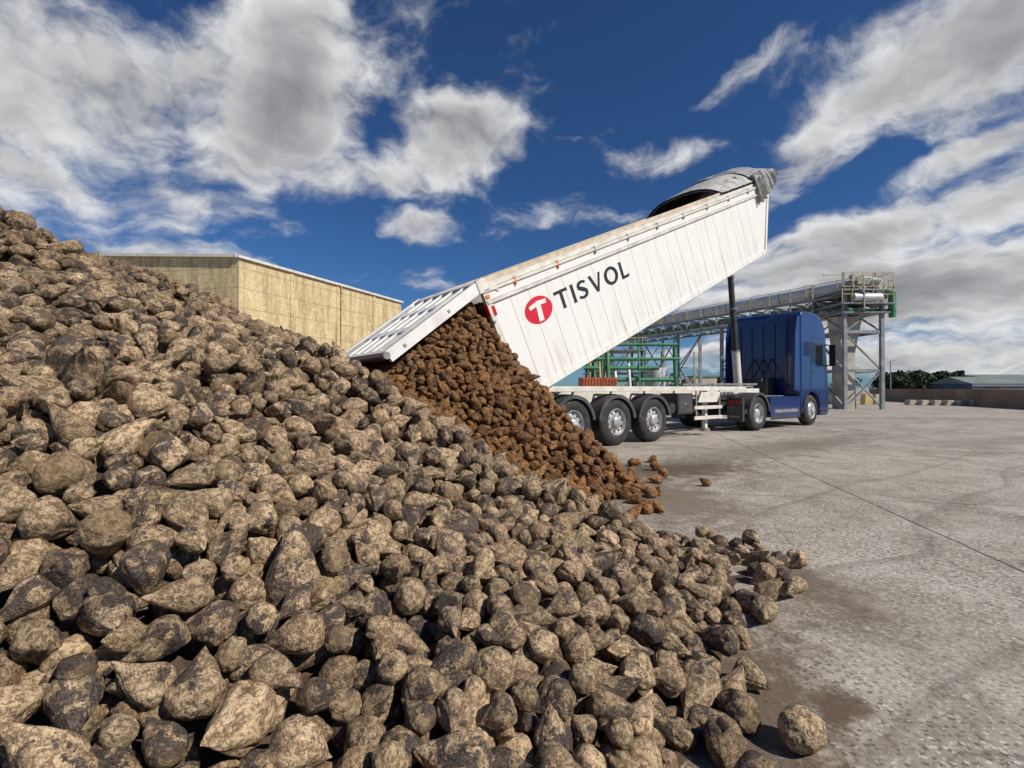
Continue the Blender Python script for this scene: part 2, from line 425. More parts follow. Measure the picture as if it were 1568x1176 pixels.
# ------------------------------------------------------------------ deposit beets
res=.02; x0,x1,y0,y1=-9.6,2.3,.35,11.2
GX=np.arange(x0-.3,x1+.3,res); GY=np.arange(y0-.3,y1+.3,res)
XX,YY=np.meshgrid(GX,GY); hh,hh2=Hs(XX,YY); TT=np.maximum(hh,hh2)
HM=np.maximum(TT-.17,0.0)
pts=[]
disk={}
def dk(r):
    k=int(math.ceil(r/res)); key=round(r,3)
    if key not in disk:
        a=np.arange(-k,k+1)*res; A,B=np.meshgrid(a,a); q=r*r-A*A-B*B
        disk[key]=(k,np.where(q>0,np.sqrt(np.maximum(q,0)),-9.0))
    return disk[key]
valid=np.argwhere((TT>.02)&(XX>x0)&(XX<x1)&(YY>y0)&(YY<y1)&(XX>-1.25*YY-1.0)&(TT<4))
fails=0;nb=0
while nb<24000 and fails<6000:
    r=round(float(np.clip(rng.normal(.057,.0125),.032,.090)),3)
    k,cap=dk(r*.95); best=None
    idx=valid[rng.integers(0,len(valid),9)]
    for (j,i) in idx:
        z=(HM[j-k:j+k+1,i-k:i+k+1]+cap).max()
        e=z-TT[j,i]
        if best is None or e<best[0]: best=(e,j,i,z)
    e,j,i,z=best
    if e>.04: fails+=1; continue
    pat=HM[j-k:j+k+1,i-k:i+k+1]; np.maximum(pat,z+cap*.85,out=pat)
    pts.append((float(GX[i]+rng.uniform(-.008,.008)),float(GY[j]+rng.uniform(-.008,.008)),float(z-.008),r,float(hh[j,i]),float(hh2[j,i]))); nb+=1
for _ in range(110):
    y=float(rng.uniform(.9,4.1)); x=float(np.interp(y,YF,XF))+abs(float(rng.normal(0,.11)))+.02
    r=float(rng.uniform(.045,.068)); i=int((x-GX[0])/res); j=int((y-GY[0])/res)
    if i<5 or i>len(GX)-6: continue
    k,cap=dk(round(r,3)); pat=HM[j-k:j+k+1,i-k:i+k+1]; z=float((pat+cap).max())
    if z>.11: continue
    np.maximum(pat,z+cap,out=pat); pts.append((x,y,z-.01,r,1.0,-1.0))
strays=[(2.07,8.0,1),(2.22,7.5,1),(1.92,6.5,1),(1.65,5.7,1),(1.36,4.95,1),(1.50,4.98,1),(2.51,6.3,1),(1.66,7.6,1),(1.95,7.9,1),(1.6,8.3,1),(1.03,1.72,0),(.84,1.86,0),(1.38,2.66,0),(1.55,6.7,1),(1.45,6.1,1),(1.35,5.35,1),(1.3,5.6,1),
 (1.75,7.1,1),(2.15,6.9,1),(1.42,7.4,1),(1.5,7.9,1),(1.72,5.75,1),(1.2,4.75,1),(1.42,5.05,1),(1.3,6.4,1),(2.4,8.3,1)]
mains=[];browns=[]
for x,y,z,r,a,c in pts:
    s_,w_=tl(x,y)
    if s_>-.72 and abs(w_)<1.55 and z<1.2: continue
    sm_=-1.35-(z-1.11)*.466
    if z>1.0 and abs(w_)<1.36 and s_>sm_+.06: continue
    br=isbrown(x,y,a,c)
    t=np.clip((-x-2.4)/3.0+(y-5)*.09,0,1)*.8+rng.uniform(0,.6)*(rng.random()<.5)
    (browns if br else mains).append((x,y,z,r*(1.05 if br else 1),float(np.clip(t,0,1)) if not br else float(rng.random()*.9)))
for x,y,f in strays:
    (browns if f else mains).append((x,y,.055,float(rng.uniform(.055,.075)) if f else .078,.1))
print('BEETS',len(mains),len(browns),'fails',fails,flush=True)

lib=bpy.data.collections.new('beet_shapes'); libf=bpy.data.collections.new('fresh_beet_shapes')
def beet_mesh(k,mat,nm):
    bm=bmesh.new(); bmesh.ops.create_icosphere(bm,subdivisions=5,radius=1)
    rr=random.Random(k*13+5)
    el_=[1.45,1.95,2.4,1.25,2.2,1.7,2.8][k%7]*rr.uniform(.92,1.08); tap=rr.uniform(.68,.90); bend=rr.uniform(-.7,.7); sq=rr.uniform(.86,1.0)
    o=Vector((k*7.3,k*3.1,k*1.7)); flat=rr.uniform(.65,.88)
    ridge=rr.randint(2,5); ph=rr.uniform(0,6); amp=rr.uniform(.15,.26)
    cs=[]
    for v in bm.verts:
        c=v.co.copy(); th=math.atan2(c.y,c.x)
        n=noise.noise(c*1.1+o)*amp+noise.noise(c*2.5+o)*.095+noise.noise(c*6+o)*.036+noise.noise(c*14+o)*.015
        z=c.z; rad=1.0
        if z<0: rad=1-tap*(-z)**1.35; z=z*el_
        else:
            if z>flat: z=flat+(z-flat)*.5
        groove=-.11*max(0,math.sin(ridge*th+ph+c.z*1.4))**3*(1-abs(c.z))
        f=1+n+groove
        cs.append(Vector((c.x*rad*f+bend*(min(0,c.z))**2*.4,c.y*rad*f*sq,z*(1+n*.5))))
    zm=(max(q.z for q in cs)+min(q.z for q in cs))*.5*.75
    for v,q in zip(bm.verts,cs): v.co=q-Vector((0,0,zm))
    me=bpy.data.meshes.new(nm); bm.to_mesh(me); bm.free()
    me.polygons.foreach_set('use_smooth',[True]*len(me.polygons))
    me.materials.append(mat)
    return bpy.data.objects.new(nm,me)
NV=14
for k in range(NV):
    lib.objects.link(beet_mesh(k,m_beet,'sugar_beet_%02d'%k)); libf.objects.link(beet_mesh(k+20,m_beetf,'fresh_beet_%02d'%k))

def scatter(name,data,coll):
    me=bpy.data.meshes.new(name); me.from_pydata([(a[0],a[1],a[2]) for a in data],[],[])
    n=len(data)
    eul=[]
    for i in range(n):
        tilt=float(rng.normal(R(92),R(26)))
        mt=Euler((0,0,float(rng.uniform(0,6.283)))).to_matrix()@Euler((tilt,0,0)).to_matrix()@Euler((0,0,float(rng.uniform(0,6.28)))).to_matrix()
        eul+=list(mt.to_euler())
    def att(nm,tp,key,vals):
        me.attributes.new(nm,tp,'POINT')
        me.attributes[nm].data.foreach_set(key,vals)
    att('rot','FLOAT_VECTOR','vector',[float(q) for q in eul])
    att('scl','FLOAT','value',[float(a[3])*1.03 for a in data])
    att('tint','FLOAT','value',[float(a[4]) for a in data])
    att('rnd','FLOAT','value',[float(q) for q in rng.random(n)])
    att('idx','INT','value',[int(q) for q in rng.integers(0,NV,n)])
    o=bpy.data.objects.new(name,me); COL.objects.link(o)
    g=bpy.data.node_groups.new(name+'_gn','GeometryNodeTree')
    g.interface.new_socket('Geometry',in_out='INPUT',socket_type='NodeSocketGeometry')
    g.interface.new_socket('Geometry',in_out='OUTPUT',socket_type='NodeSocketGeometry')
    gi=g.nodes.new('NodeGroupInput'); go=g.nodes.new('NodeGroupOutput')
    ci=g.nodes.new('GeometryNodeCollectionInfo'); ci.inputs[0].default_value=coll; ci.inputs[1].default_value=True; ci.inputs[2].default_value=True
    ip=g.nodes.new('GeometryNodeInstanceOnPoints')
    def na(nm,dt):
        q=g.nodes.new('GeometryNodeInputNamedAttribute'); q.data_type=dt; q.inputs[0].default_value=nm; return q.outputs[0]
    er=g.nodes.new('FunctionNodeEulerToRotation')
    g.links.new(na('rot','FLOAT_VECTOR'),er.inputs[0])
    g.links.new(gi.outputs[0],ip.inputs['Points']); g.links.new(ci.outputs[0],ip.inputs['Instance'])
    ip.inputs['Pick Instance'].default_value=True
    g.links.new(na('idx','INT'),ip.inputs['Instance Index']); g.links.new(er.outputs[0],ip.inputs['Rotation'])
    g.links.new(na('scl','FLOAT'),ip.inputs['Scale']); g.links.new(ip.outputs[0],go.inputs[0])
    md=o.modifiers.new('instances','NODES'); md.node_group=g
    return o

# ------------------------------------------------------------------ semi trailer
ang=math.atan2(D[1],D[0])
TR=empty('tipper_semi_trailer',(TO[0],TO[1],0),(0,0,ang))
def wheel(b,s,side,r=.525,wid=.36,kind='trailer'):
    yo=side*1.24; q=-side
    W=wid
    prof=[(.295,.02),(.33,.0),(.40,-.0),(.46,.012),(r-.02,.04),(r,.075),(r,W-.075),(r-.02,W-.04),(.46,W-.01),(.30,W-.02)]
    b.lathe(prof,s,yo,r,m_tyre,64,q)
    for k in range(3):
        y=.10+k*(W-.2)/2
        b.lathe([(r+.001,y-.009),(r+.0015,y+.009)],s,yo,r,m_black,64,q)
    if kind=='steer':
        rp=[(.298,.015),(.29,.005),(.275,.03),(.262,.04),(.235,-.0),(.19,-.015),(.12,-.02),(.11,-.05),(.09,-.06),(0.001,-.062)]
        hy=-.0; hr=.215
    elif kind=='drive':
        rp=[(.298,.015),(.29,.005),(.275,.03),(.265,.13),(.20,.15),(.14,.14),(.13,.05),(.10,.03),(.001,.028)]
        hy=.142; hr=.225
    else:
        rp=[(.298,.015),(.29,.005),(.275,.03),(.265,.09),(.245,.075),(.17,.065),(.12,.06),(.115,-.0),(.09,-.02),(.001,-.022)]
        hy=.068; hr=.215
    b.lathe(rp,s,yo,r,m_rim,48,q)
    for k in range(10):
        t=2*math.pi*k/10+.2
        cx=s+hr*math.cos(t); cz=r+hr*math.sin(t)
        b.cyl((cx,yo+q*(hy-.006),cz),(cx,yo+q*(hy+.05),cz),.026,m_black,n=12)
        t+=.31; cx=s+.145*math.cos(t); cz=r+.145*math.sin(t)
        b.cyl((cx,yo+q*(hy-.035),cz),(cx,yo+q*(hy+.02),cz),.013,m_grey,n=8)
def ringfs(n):
    fs=[]
    for i in range(n):
        a=4*i;c=4*(i+1); fs+=[(a,c,c+1,a+1),(a+2,a+3,c+3,c+2),(a,a+2,c+2,c),(a+1,c+1,c+3,a+3)]
    return fs+[(0,1,3,2),(4*n,4*n+2,4*n+3,4*n+1)]
def fender(b,s,side,r0=.60,wid=.42,a0=12,a1=168,th=.02,cz=.525,mat=None):
    mat=mat or m_fender
    n=20; vs=[]; yo=side*1.255; yi=side*(1.255-wid)
    for i in range(n+1):
        t=R(a0+(a1-a0)*i/n)
        for rr in(r0,r0+th):
            for y in(yo,yi): vs.append((s+rr*math.cos(t),y,cz+rr*math.sin(t)))
    b.add(vs,ringfs(n),mat,True)
    vs=[]
    for i in range(n+1):
        t=R(a0+(a1-a0)*i/n)
        for rr in(r0-.05,r0+th+.004):
            for y in(yo+side*.001,yo+side*.012): vs.append((s+rr*math.cos(t),y,cz+rr*math.sin(t)))
    b.add(vs,ringfs(n),mat,True)
b=MB()
for s in(0,1.31,2.62):
    for sd in(-1,1): wheel(b,s,sd)
    b.cyl((s,-1.0,.525),(s,1.0,.525),.07,m_dark)
b.build('trailer_wheels',TR)
b=MB()
for s in(0,1.31,2.62):
    for sd in(-1,1):
        fender(b,s,sd,.585,.42,8,172)
        b.beam((s,sd*.55,1.12),(s,sd*1.2,1.12),.05,.05,m_dark)
b.build('trailer_fenders',TR)
b=MB()
for sd in(-1,1):
    y=sd*.48
    b.prism([(-1.45,1.22),(-1.45,.98),(-1.1,.88),(4.3,.88),(6.4,1.08),(9.0,1.12),(9.0,1.26),(6.2,1.26),(4.2,1.24)],y-.06,y+.06,m_cream)
    b.prism([(-.9,1.20),(6.9,1.21),(6.9,1.32),(-.9,1.31)],sd*1.16-.04,sd*1.16+.04,m_cream)
    for s in np.arange(-.6,6.9,1.25): b.beam((s,sd*.5,1.235),(s,sd*1.16,1.235),.07,.06,m_grey)
    b.prism([(-.95,1.33),(-.95,1.12),(-1.25,.86),(-1.35,.86),(-1.5,1.1),(-1.42,1.33)],sd*1.05-.03,sd*1.05+.03,m_cream)
for s in(-1.35,-.7,.65,1.95,3.3,4.6,6.0,7.4,8.9): b.beam((s,-.5,1.1),(s,.5,1.1),.1,.16,m_grey)
b.cyl((-1.38,-1.15,1.1),(-1.38,1.15,1.1),.055,m_grey)
b.box((-1.32,-1.12,.5),(-1.2,1.12,.62),m_dark)
for y in(-.6,.6): b.beam((-1.2,y,.6),(-.9,y,.95),.06,.06,m_dark)
for s in(-.0,1.31,2.62):
    for y in(-.6,.6):
        b.cyl((s+.35,y,.42),(s+.35,y,.86),.13,m_black); b.beam((s-.6,y,.85),(s,y,.5),.08,.1,m_dark)
b.box((-1.3,-.9,.7),(-1.22,.9,.86),m_dark)
for k in range(4):
    y=-.56-.03*k; pv=None
    for i in range(30):
        s=4.0+i*.16; q=(s,y,1.05+.03*math.sin(i*.9+k))
        if pv: b.cyl(pv,q,.014,m_black if k%2 else m_redbox,n=6,caps=False)
        pv=q
b.build('chassis',TR,.006)
b=MB()
b.box((3.55,-1.22,.62),(4.2,-.7,1.14),m_dark); b.box((3.6,-1.232,.66),(4.15,-1.222,1.10),m_fender)
b.box((3.82,-1.245,.86),(3.9,-1.234,.90),m_grey)
b.cyl((3.4,-1.18,.78),(3.4,-.6,.78),.13,m_dark)
b.box((3.55,.7,.62),(4.2,1.22,1.14),m_dark)
for sd in(-1,1):
    b.box((5.0,sd*1.02-.05,.2),(5.12,sd*1.02+.05,1.2),m_cream); b.cyl((5.06,sd*1.02,.2),(5.06,sd*1.02,.12),.13,m_grey)
    b.beam((5.06,sd*1.0,1.0),(5.7,sd*.6,1.15),.06,.06,m_grey); b.beam((4.95,sd*1.0,.5),(4.5,sd*.6,1.0),.05,.05,m_grey)
    for h_ in(.45,.72): b.box((4.3,sd*1.2-.015,h_),(5.6,sd*1.2+.015,h_+.09),m_cream)
    for s in(4.4,5.5): b.box((s,sd*1.17-.02,.43),(s+.05,sd*1.17+.01,1.22),m_grey)
b.prism([(4.45,.90),(4.6,1.17),(5.5,1.17),(5.35,.90)],-1.22,-1.19,m_cream)
for s in (6.15,6.35,6.55,6.75): b.cyl((s,-.9,1.1),(s,-.4,1.1),.06,m_grey)
b.box((8.55,-.35,1.0),(9.0,.35,1.35),m_grey)
for y in(-.5,.5): b.beam((6.3,y,1.38),(8.9,y,1.40),.05,.06,m_grey)
b.build('underframe_equipment',TR,.006)
b=MB()
p1=Vector((8.70,0,1.2));p2=Vector((8.16,0,5.52));dv=p2-p1
for f0,f1,r_,mm in((0,.30,.125,m_cream),(.28,.62,.105,m_dark),(.60,.86,.092,m_dark),(.84,1.0,.078,m_dark)):
    b.cyl(p1+dv*f0,p1+dv*f1,r_,mm,n=24)
for f_ in(.3,.62,.86): b.cyl(p1+dv*(f_-.008),p1+dv*(f_+.006),.132,m_grey,n=24)
b.build('hydraulic_ram',TR)

BODY=empty('tipping_body',(-1.35,0,1.11),(0,R(-25),0),TR)
def vt(u): return 2.2-.022*u
L0=10.23
def ufront(v): return L0+.58*v
b=MB()
for sd in(-1,1):
    yo=sd*1.25; yi=sd*1.21
    edges=[float(q) for q in np.arange(0.06,10.0,.46)]+[10.2]
    for a,c in zip(edges[:-1],edges[1:]):
        last=(c==edges[-1]); g=.004
        if last: poly=[(a+g,0),(c,0),(ufront(vt(c)-.42),vt(c)-.42),(a+g,vt(a)-.36)]
        else: poly=[(a+g,0),(c-g,0),(c-g,vt(c)-.36),(a+g,vt(a)-.36)]
        b.prism(poly,min(yo,yi),max(yo,yi),m_white)
    b.prism([(.05,-.02),(10.25,-.02),(ufront(1.9),1.9),(.05,2.15)],min(yi,yi-sd*.02),max(yi,yi-sd*.02),m_seam)
    b.prism([(.0,-.10),(10.25,-.10),(10.27,.03),(.0,.03)],sd*1.262-.014,sd*1.262+.014,m_white)
    b.prism([(.0,-.12),(10.2,-.12),(10.2,-.025),(.0,-.025)],sd*1.20-.04,sd*1.20+.04,m_cream)
    b.prism([(-.05,-.12),(.07,-.12),(.07,2.2),(-.05,2.2)],sd*1.24-.045,sd*1.24+.045,m_cream)
    b.prism([(10.2,-.05),(10.3,-.05),(ufront(1.68)+.07,1.68),(ufront(1.68)-.04,1.68)],sd*1.25-.03,sd*1.25+.03,m_white)
    def strip(v0,v1,ya,yb,mm,u0=-.02,u1=None):
        u1=u1 or 10.9
        ys=sorted((sd*ya,sd*yb))
        b.prism([(u0,vt(u0)+v0),(u1,vt(u1)+v0),(u1,vt(u1)+v1),(u0,vt(u0)+v1)],ys[0],ys[1],mm)
    strip(-.37,-.31,1.20,1.30,m_cream)
    strip(-.305,-.165,1.20,1.275,m_white)
    strip(-.16,-.10,1.19,1.31,m_cream)
    strip(-.095,.0,1.17,1.25,m_cream)
    strip(.005,.085,1.10,1.20,m_beige,0,8.7)
    for u in np.arange(.7,10.4,1.15):
        ys=sorted((sd*1.28,sd*1.312)); b.box((u,ys[0],vt(u)-.22),(u+.035,ys[1],vt(u)-.07),m_grey if int(u*7)%4 else m_orange)
b.box((.0,-1.2,-.06),(10.2,1.2,-.0),m_grey)
b.prism([(10.2,-.05),(10.26,-.05),(ufront(1.9)+.03,1.9),(ufront(1.9)-.03,1.9)],-1.19,1.19,m_white)
for u in np.arange(.3,10.1,.6): b.box((u,-1.14,-.16),(u+.07,1.14,-.061),m_cream)
for y in(-.5,.5): b.box((.0,y-.05,-.30),(10.0,y+.05,-.161),m_grey)
b.build('body_shell',BODY,.003)
b=MB(); b.prism([(.12,.01),(6,.01),(.35,1.85),(.15,1.85)],-1.18,1.18,m_soil); b.build('load_inside',BODY)
b=MB()
b.box((-.075,-1.30,1.62),(-.052,-1.20,1.84),m_red); b.box((-.02,-1.30,1.93),(.06,-1.287,1.99),m_orange)
b.box((.02,-1.292,1.60),(.09,-1.286,1.78),m_red)
for v_ in(.3,.9,1.5): b.cyl((-.03,-1.31,v_),(-.03,-1.27,v_),.03,m_grey,n=10)
b.cyl((-.06,-1.28,2.2),(-.06,1.28,2.2),.05,m_grey)
b.box((-.12,-1.31,2.05),(.10,-1.25,2.28),m_cream); b.box((-.12,1.25,2.05),(.10,1.31,2.28),m_cream)
b.build('rear_fittings',BODY,.004)
TRm=Matrix.Translation((TO[0],TO[1],0))@Matrix.Rotation(ang,4,'Z')@Matrix.Translation((-1.35,0,1.11))@Matrix.Rotation(R(-25),4,'Y')
for iu in range(26):
    for iw in range(23):
        v_=.04+iu*.074+rng.uniform(-.02,.02); w_=-1.12+iw*.102+rng.uniform(-.03,.03)
        if v_>1.85: continue
        q=TRm@Vector((float(.10+rng.uniform(-.05,.05)),float(w_),float(v_)))
        browns.append((q.x,q.y,q.z,float(rng.uniform(.045,.066)),float(rng.random()*.8)))

def canopy():
    b=MB(); nw=24
    U0,U1=8.6,11.75
    def arch(u):
        f=(u-U0)/(U1-U0)
        return .34+.16*math.sin(min(1,f*1.4)*math.pi*.5)-.22*max(0,f-.78)/.22
    def sheet(u0,u1,off,mm,ov,folds,freq,nu):
        vs=[]
        for i in range(nu+1):
            u=u0+(u1-u0)*i/nu
            for j in range(nw+1):
                t=-1+2*j/nw
                fd=folds*(math.sin(u*freq+2.2*math.sin(t*2.3))*.6+.6*noise.noise(Vector((u*6,t*2.5,1))))
                z=vt(min(u,10.9))+off+arch(u)*(1-abs(t)**3.0)+fd
                vs.append((u+fd*.6,t*ov*(1+fd*.3),z))
        k=nw+1
        b.add(vs,[(i*k+j,i*k+j+1,(i+1)*k+j+1,(i+1)*k+j) for i in range(nu) for j in range(nw)],mm,True)
    sheet(U0,10.6,.03,m_tarpdk,1.25,.008,12,30)
    sheet(U0-.02,10.62,.06,m_tarp,1.27,.010,12,30)
    sheet(10.45,U1,.09,m_tarp,1.33,.065,27,70)
    sheet(10.5,U1-.05,.02,m_tarpdk,1.28,.05,27,50)
    for u in(8.62,9.2,9.8,10.4,11.0,11.6):
        pr=None
        for j in range(17):
            t=-1+2*j/16; q=Vector((u,t*1.22,vt(min(u,10.9))+.0+arch(u)*(1-abs(t)**3)))
            if pr is not None: b.cyl(pr,q,.016,m_grey,n=6)
            pr=q
    for sd in(-1,1):
        vs=[]
        for i in range(31):
            u=U0+(10.6-U0)*i/30
            for j in range(5):
                f=j/4; vs.append((u,sd*(1.16+.02*math.sin(u*13+f*3)-.25*f*f),vt(u)-.02+f*(arch(u)*.80)))
        b.add(vs,[(i*5+j,i*5+j+1,(i+1)*5+j+1,(i+1)*5+j) for i in range(30) for j in range(4)],m_tarpdk,True)  # dark sheet across the arch's open side, painted as its shaded interior
    for sd in(-1,1):
        vs=[];n=66;m=10
        for i in range(n+1):
            u=10.42+(U1-10.42)*i/n; F=i/n
            drop=.62*(1-F)**.7+.14
            for j in range(m):
                f=j/(m-1)
                bul=.05*math.sin(i*1.15)+.03*math.sin(i*.47+2)
                vs.append((u+.03*math.sin(i*1.3)*f,sd*(1.26+.09*math.sin(min(1,f*1.6)*math.pi*.5)+bul*(.4+f)),vt(min(u,10.9))+.09+arch(u)*.42-f*(drop+arch(u)*.3)+.015*math.sin(i*.9)))
        b.add(vs,[(i*m+j,i*m+j+1,(i+1)*m+j+1,(i+1)*m+j) for i in range(n) for j in range(m-1)],m_tarp,True)
    vs=[]
    for j in range(nw+1):
        t=-1+2*j/nw
        for f in (0,.5,1): vs.append((U1-.02-f*.15+.03*math.sin(j*2.1),t*1.31,vt(10.9)+.08+arch(U1)*(1-abs(t)**3)-f*.38))
    b.add(vs,[(j*3+k,j*3+k+1,(j+1)*3+k+1,(j+1)*3+k) for j in range(nw) for k in range(2)],m_tarp,True)
    for sd in(-1,1): b.beam((10.95,sd*1.2,vt(10.9)-.1),(11.7,sd*1.2,vt(10.9)+.12),.06,.05,m_grey)
    b.build('folded_tarp_cover',BODY,recalc=False)
canopy()

def glyphs():
    G={}
    G['T']=(.80,[[(0,1),(0,.78),(.04,.84),(.33,.84),(.33,.04),(.28,0),(.56,0),(.51,.04),(.51,.84),(.80,.84),(.84,.78),(.84,1)]])
    G['I']=(.30,[[(0.02,1),(.06,.95),(.06,.05),(.02,0),(.28,0),(.24,.05),(.24,.95),(.28,1)]])
    G['V']=(.95,[[(0,1),(.06,.96),(.40,0),(.56,0),(.90,.96),(.95,1),(.72,1),(.75,.95),(.50,.24),(.25,.95),(.28,1)]])
    G['L']=(.62,[[(0.02,1),(.06,.95),(.06,.05),(.02,0),(.62,0),(.64,.22),(.58,.16),(.24,.16),(.24,.95),(.28,1)]])
    return G
def lettering():
    b=MB(); G=glyphs(); y=-1.2545
    gl=['T','I','S','V','O','L']; wd={'T':.84,'I':.30,'S':.66,'V':.95,'O':1.0,'L':.64}; gap=.14
    tot=sum(wd[g] for g in gl)+gap*5; U0,U1,V0,V1=1.55,3.92,1.15,1.53; su=(U1-U0)/tot; sv=V1-V0
    cu=0
    for g in gl:
        P=lambda x,z: (U0+(cu+x)*su,y,V0+z*sv)
        if g in G:
            for poly in G[g][1]: b.add([P(*q) for q in poly],[tuple(range(len(poly)))],m_black)
        elif g=='O':
            n=40; vs=[]
            for i in range(n):
                t=2*math.pi*i/n
                vs.append(P(.5+.5*math.cos(t),.5+.52*math.sin(t))); vs.append(P(.5+.29*math.cos(t),.5+.35*math.sin(t)))
            b.add(vs,[(2*i,2*((i+1)%n),2*((i+1)%n)+1,2*i+1) for i in range(n)],m_black)
        elif g=='S':
            ctr=[(.60,.84),(.48,.90),(.33,.92),(.18,.87),(.11,.75),(.14,.63),(.28,.55),(.42,.47),(.54,.37),(.55,.24),(.46,.12),(.30,.07),(.15,.10),(.03,.18)]
            vs=[];m=len(ctr)
            for i,(x,z) in enumerate(ctr):
                x0_,z0_=ctr[max(0,i-1)];x1_,z1_=ctr[min(m-1,i+1)]
                dx,dz=x1_-x0_,z1_-z0_;L=math.hypot(dx,dz); wv=.095 if 2<i<m-3 else .075
                if 5<=i<=8: wv=.11
                vs.append(P(x-dz/L*wv,z+dx/L*wv)); vs.append(P(x+dz/L*wv,z-dx/L*wv))
            b.add(vs,[(2*i,2*i+2,2*i+3,2*i+1) for i in range(m-1)],m_black)
        cu+=wd[g]+gap
    b.build('brand_lettering',BODY,recalc=False)
lettering()
b=MB()
def ell(cu,cv,ru,rv,y,mat,n=48): b.add([(cu+ru*math.cos(2*math.pi*i/n),y,cv+rv*math.sin(2*math.pi*i/n)) for i in range(n)],[tuple(range(n))],mat)
ell(1.07,1.35,.36,.26,-1.2555,m_logored)
b.add([(x,-1.2585,z) for x,z in [(.84,1.47),(.86,1.40),(1.03,1.425),(.99,1.13),(1.12,1.13),(1.15,1.43),(1.30,1.42),(1.32,1.50),(1.08,1.52)]],[tuple(range(9))],m_white)
b.build('brand_emblem',BODY,recalc=False)

TG=empty('tailgate_hinge',(-2.28,0,3.14),(0,R(-37.8),0),TR)
b=MB()
Lg=2.2
b.box((-Lg,-1.19,-.03),(0,1.19,.0),m_gate)
for y in(-1.25,1.25): b.box((-Lg,y-.045,-.14),(.05,y+.045,.06),m_gate)
for x in(-Lg+.005,-.095): b.box((x,-1.199,-.06),(x+.09,1.199,.045),m_gate)
for x in(-1.5,-.75): b.box((x,-1.18,.002),(x+.16,1.18,.030),m_gate)
for y in(-.8,-.4,0,.4,.8): b.box((-Lg+.1,y-.035,.003),(-.1,y+.035,.036),m_gate)
for y in(-1.02,1.02): b.cyl((-2.1,y,.045),(-.3,y,.045),.018,m_grey,n=8)
for x in(-1.9,-.9): b.box((x,-1.305,-.08),(x+.05,-1.296,-.02),m_grey)
for y in(-1.25,1.25): b.cyl((-Lg-.02,y-.07,.0),(-Lg-.02,y+.07,.0),.06,m_grey)
b.box((-Lg-.05,-1.1,-.09),(-Lg-.003,1.1,-.03),m_dark)
for y in(-1.27,1.27): b.beam((0,y,0),(.25,y,-.28),.05,.10,m_cream)
b.build('tailgate',TG,.006)

# ------------------------------------------------------------------ tractor unit
TC=empty('truck_tractor_unit',(TO[0],TO[1],0),(0,0,ang))
b=MB()
for sd in(-1,1):
    wheel(b,7.59,sd,.52,.27,'drive')
    b.lathe([(.3,.30),(.46,.30),(.52,.33),(.52,.5),(.46,.55),(.3,.55)],7.59,sd*1.24,.52,m_tyre,48,-sd)
    wheel(b,11.2,sd,.52,.31,'steer')
b.cyl((7.59,-1,.52),(7.59,1,.52),.1,m_dark); b.cyl((11.2,-1,.48),(11.2,1,.48),.06,m_dark)
b.build('tractor_wheels',TC)
b=MB()
for sd in(-1,1):
    b.box((6.75,sd*.4-.04,.72),(12.2,sd*.4+.04,1.0),m_dark)
    fender(b,7.59,sd,.60,.58,5,175,.02,.52)
b.box((6.72,-1.2,.30),(6.80,-.72,.98),m_fender); b.box((6.72,.72,.30),(6.80,1.2,.98),m_fender)
b.box((6.66,-1.18,.80),(6.715,-.72,.94),m_dark); b.box((6.66,.72,.80),(6.715,1.18,.94),m_dark)
for y in(-1.15,-.95,.78,1.0):
    b.box((6.652,y,.825),(6.659,y+.14,.915),m_red)
b.box((6.712,-1.1,.42),(6.718,-.8,.47),m_grey)
b.box((6.65,-.5,.70),(6.74,.5,.86),m_dark)
b.box((6.82,-1.20,.52),(7.0,-.7,.66),m_dark)
b.box((6.9,-.45,1.0),(8.2,.45,1.06),m_dark); b.cyl((7.75,0,1.06),(7.75,0,1.09),.45,m_dark)
b.box((8.4,-.9,1.005),(10.3,.9,1.03),m_grey)
b.box((9.7,-.45,1.04),(10.2,.45,1.6),m_dark)
for k in range(3): b.cyl((9.6,-.3+.3*k,1.5),(10.38,-.3+.3*k,2.3),.025,m_dark,n=8)
b.build('tractor_chassis',TC,.005)
b=MB()
cab=[(10.40,.95),(10.40,3.78),(10.55,3.88),(11.55,3.86),(12.05,3.68),(12.32,3.38),(12.42,2.98),(12.56,1.95),(12.62,1.4),(12.62,.38),(12.5,.30),(11.88,.32),(11.84,.62)]
for k in range(9):
    t=R(12+ (168-12)*k/8); cab.append((11.2+.62*math.cos(t),.55+.62*math.sin(t)))
cab+= [(10.58,.42),(10.46,.42),(10.42,.7)]
b.prism(cab,-1.235,1.235,m_blue)
cabo=b.build('cab_shell',TC,.05)
b=MB()
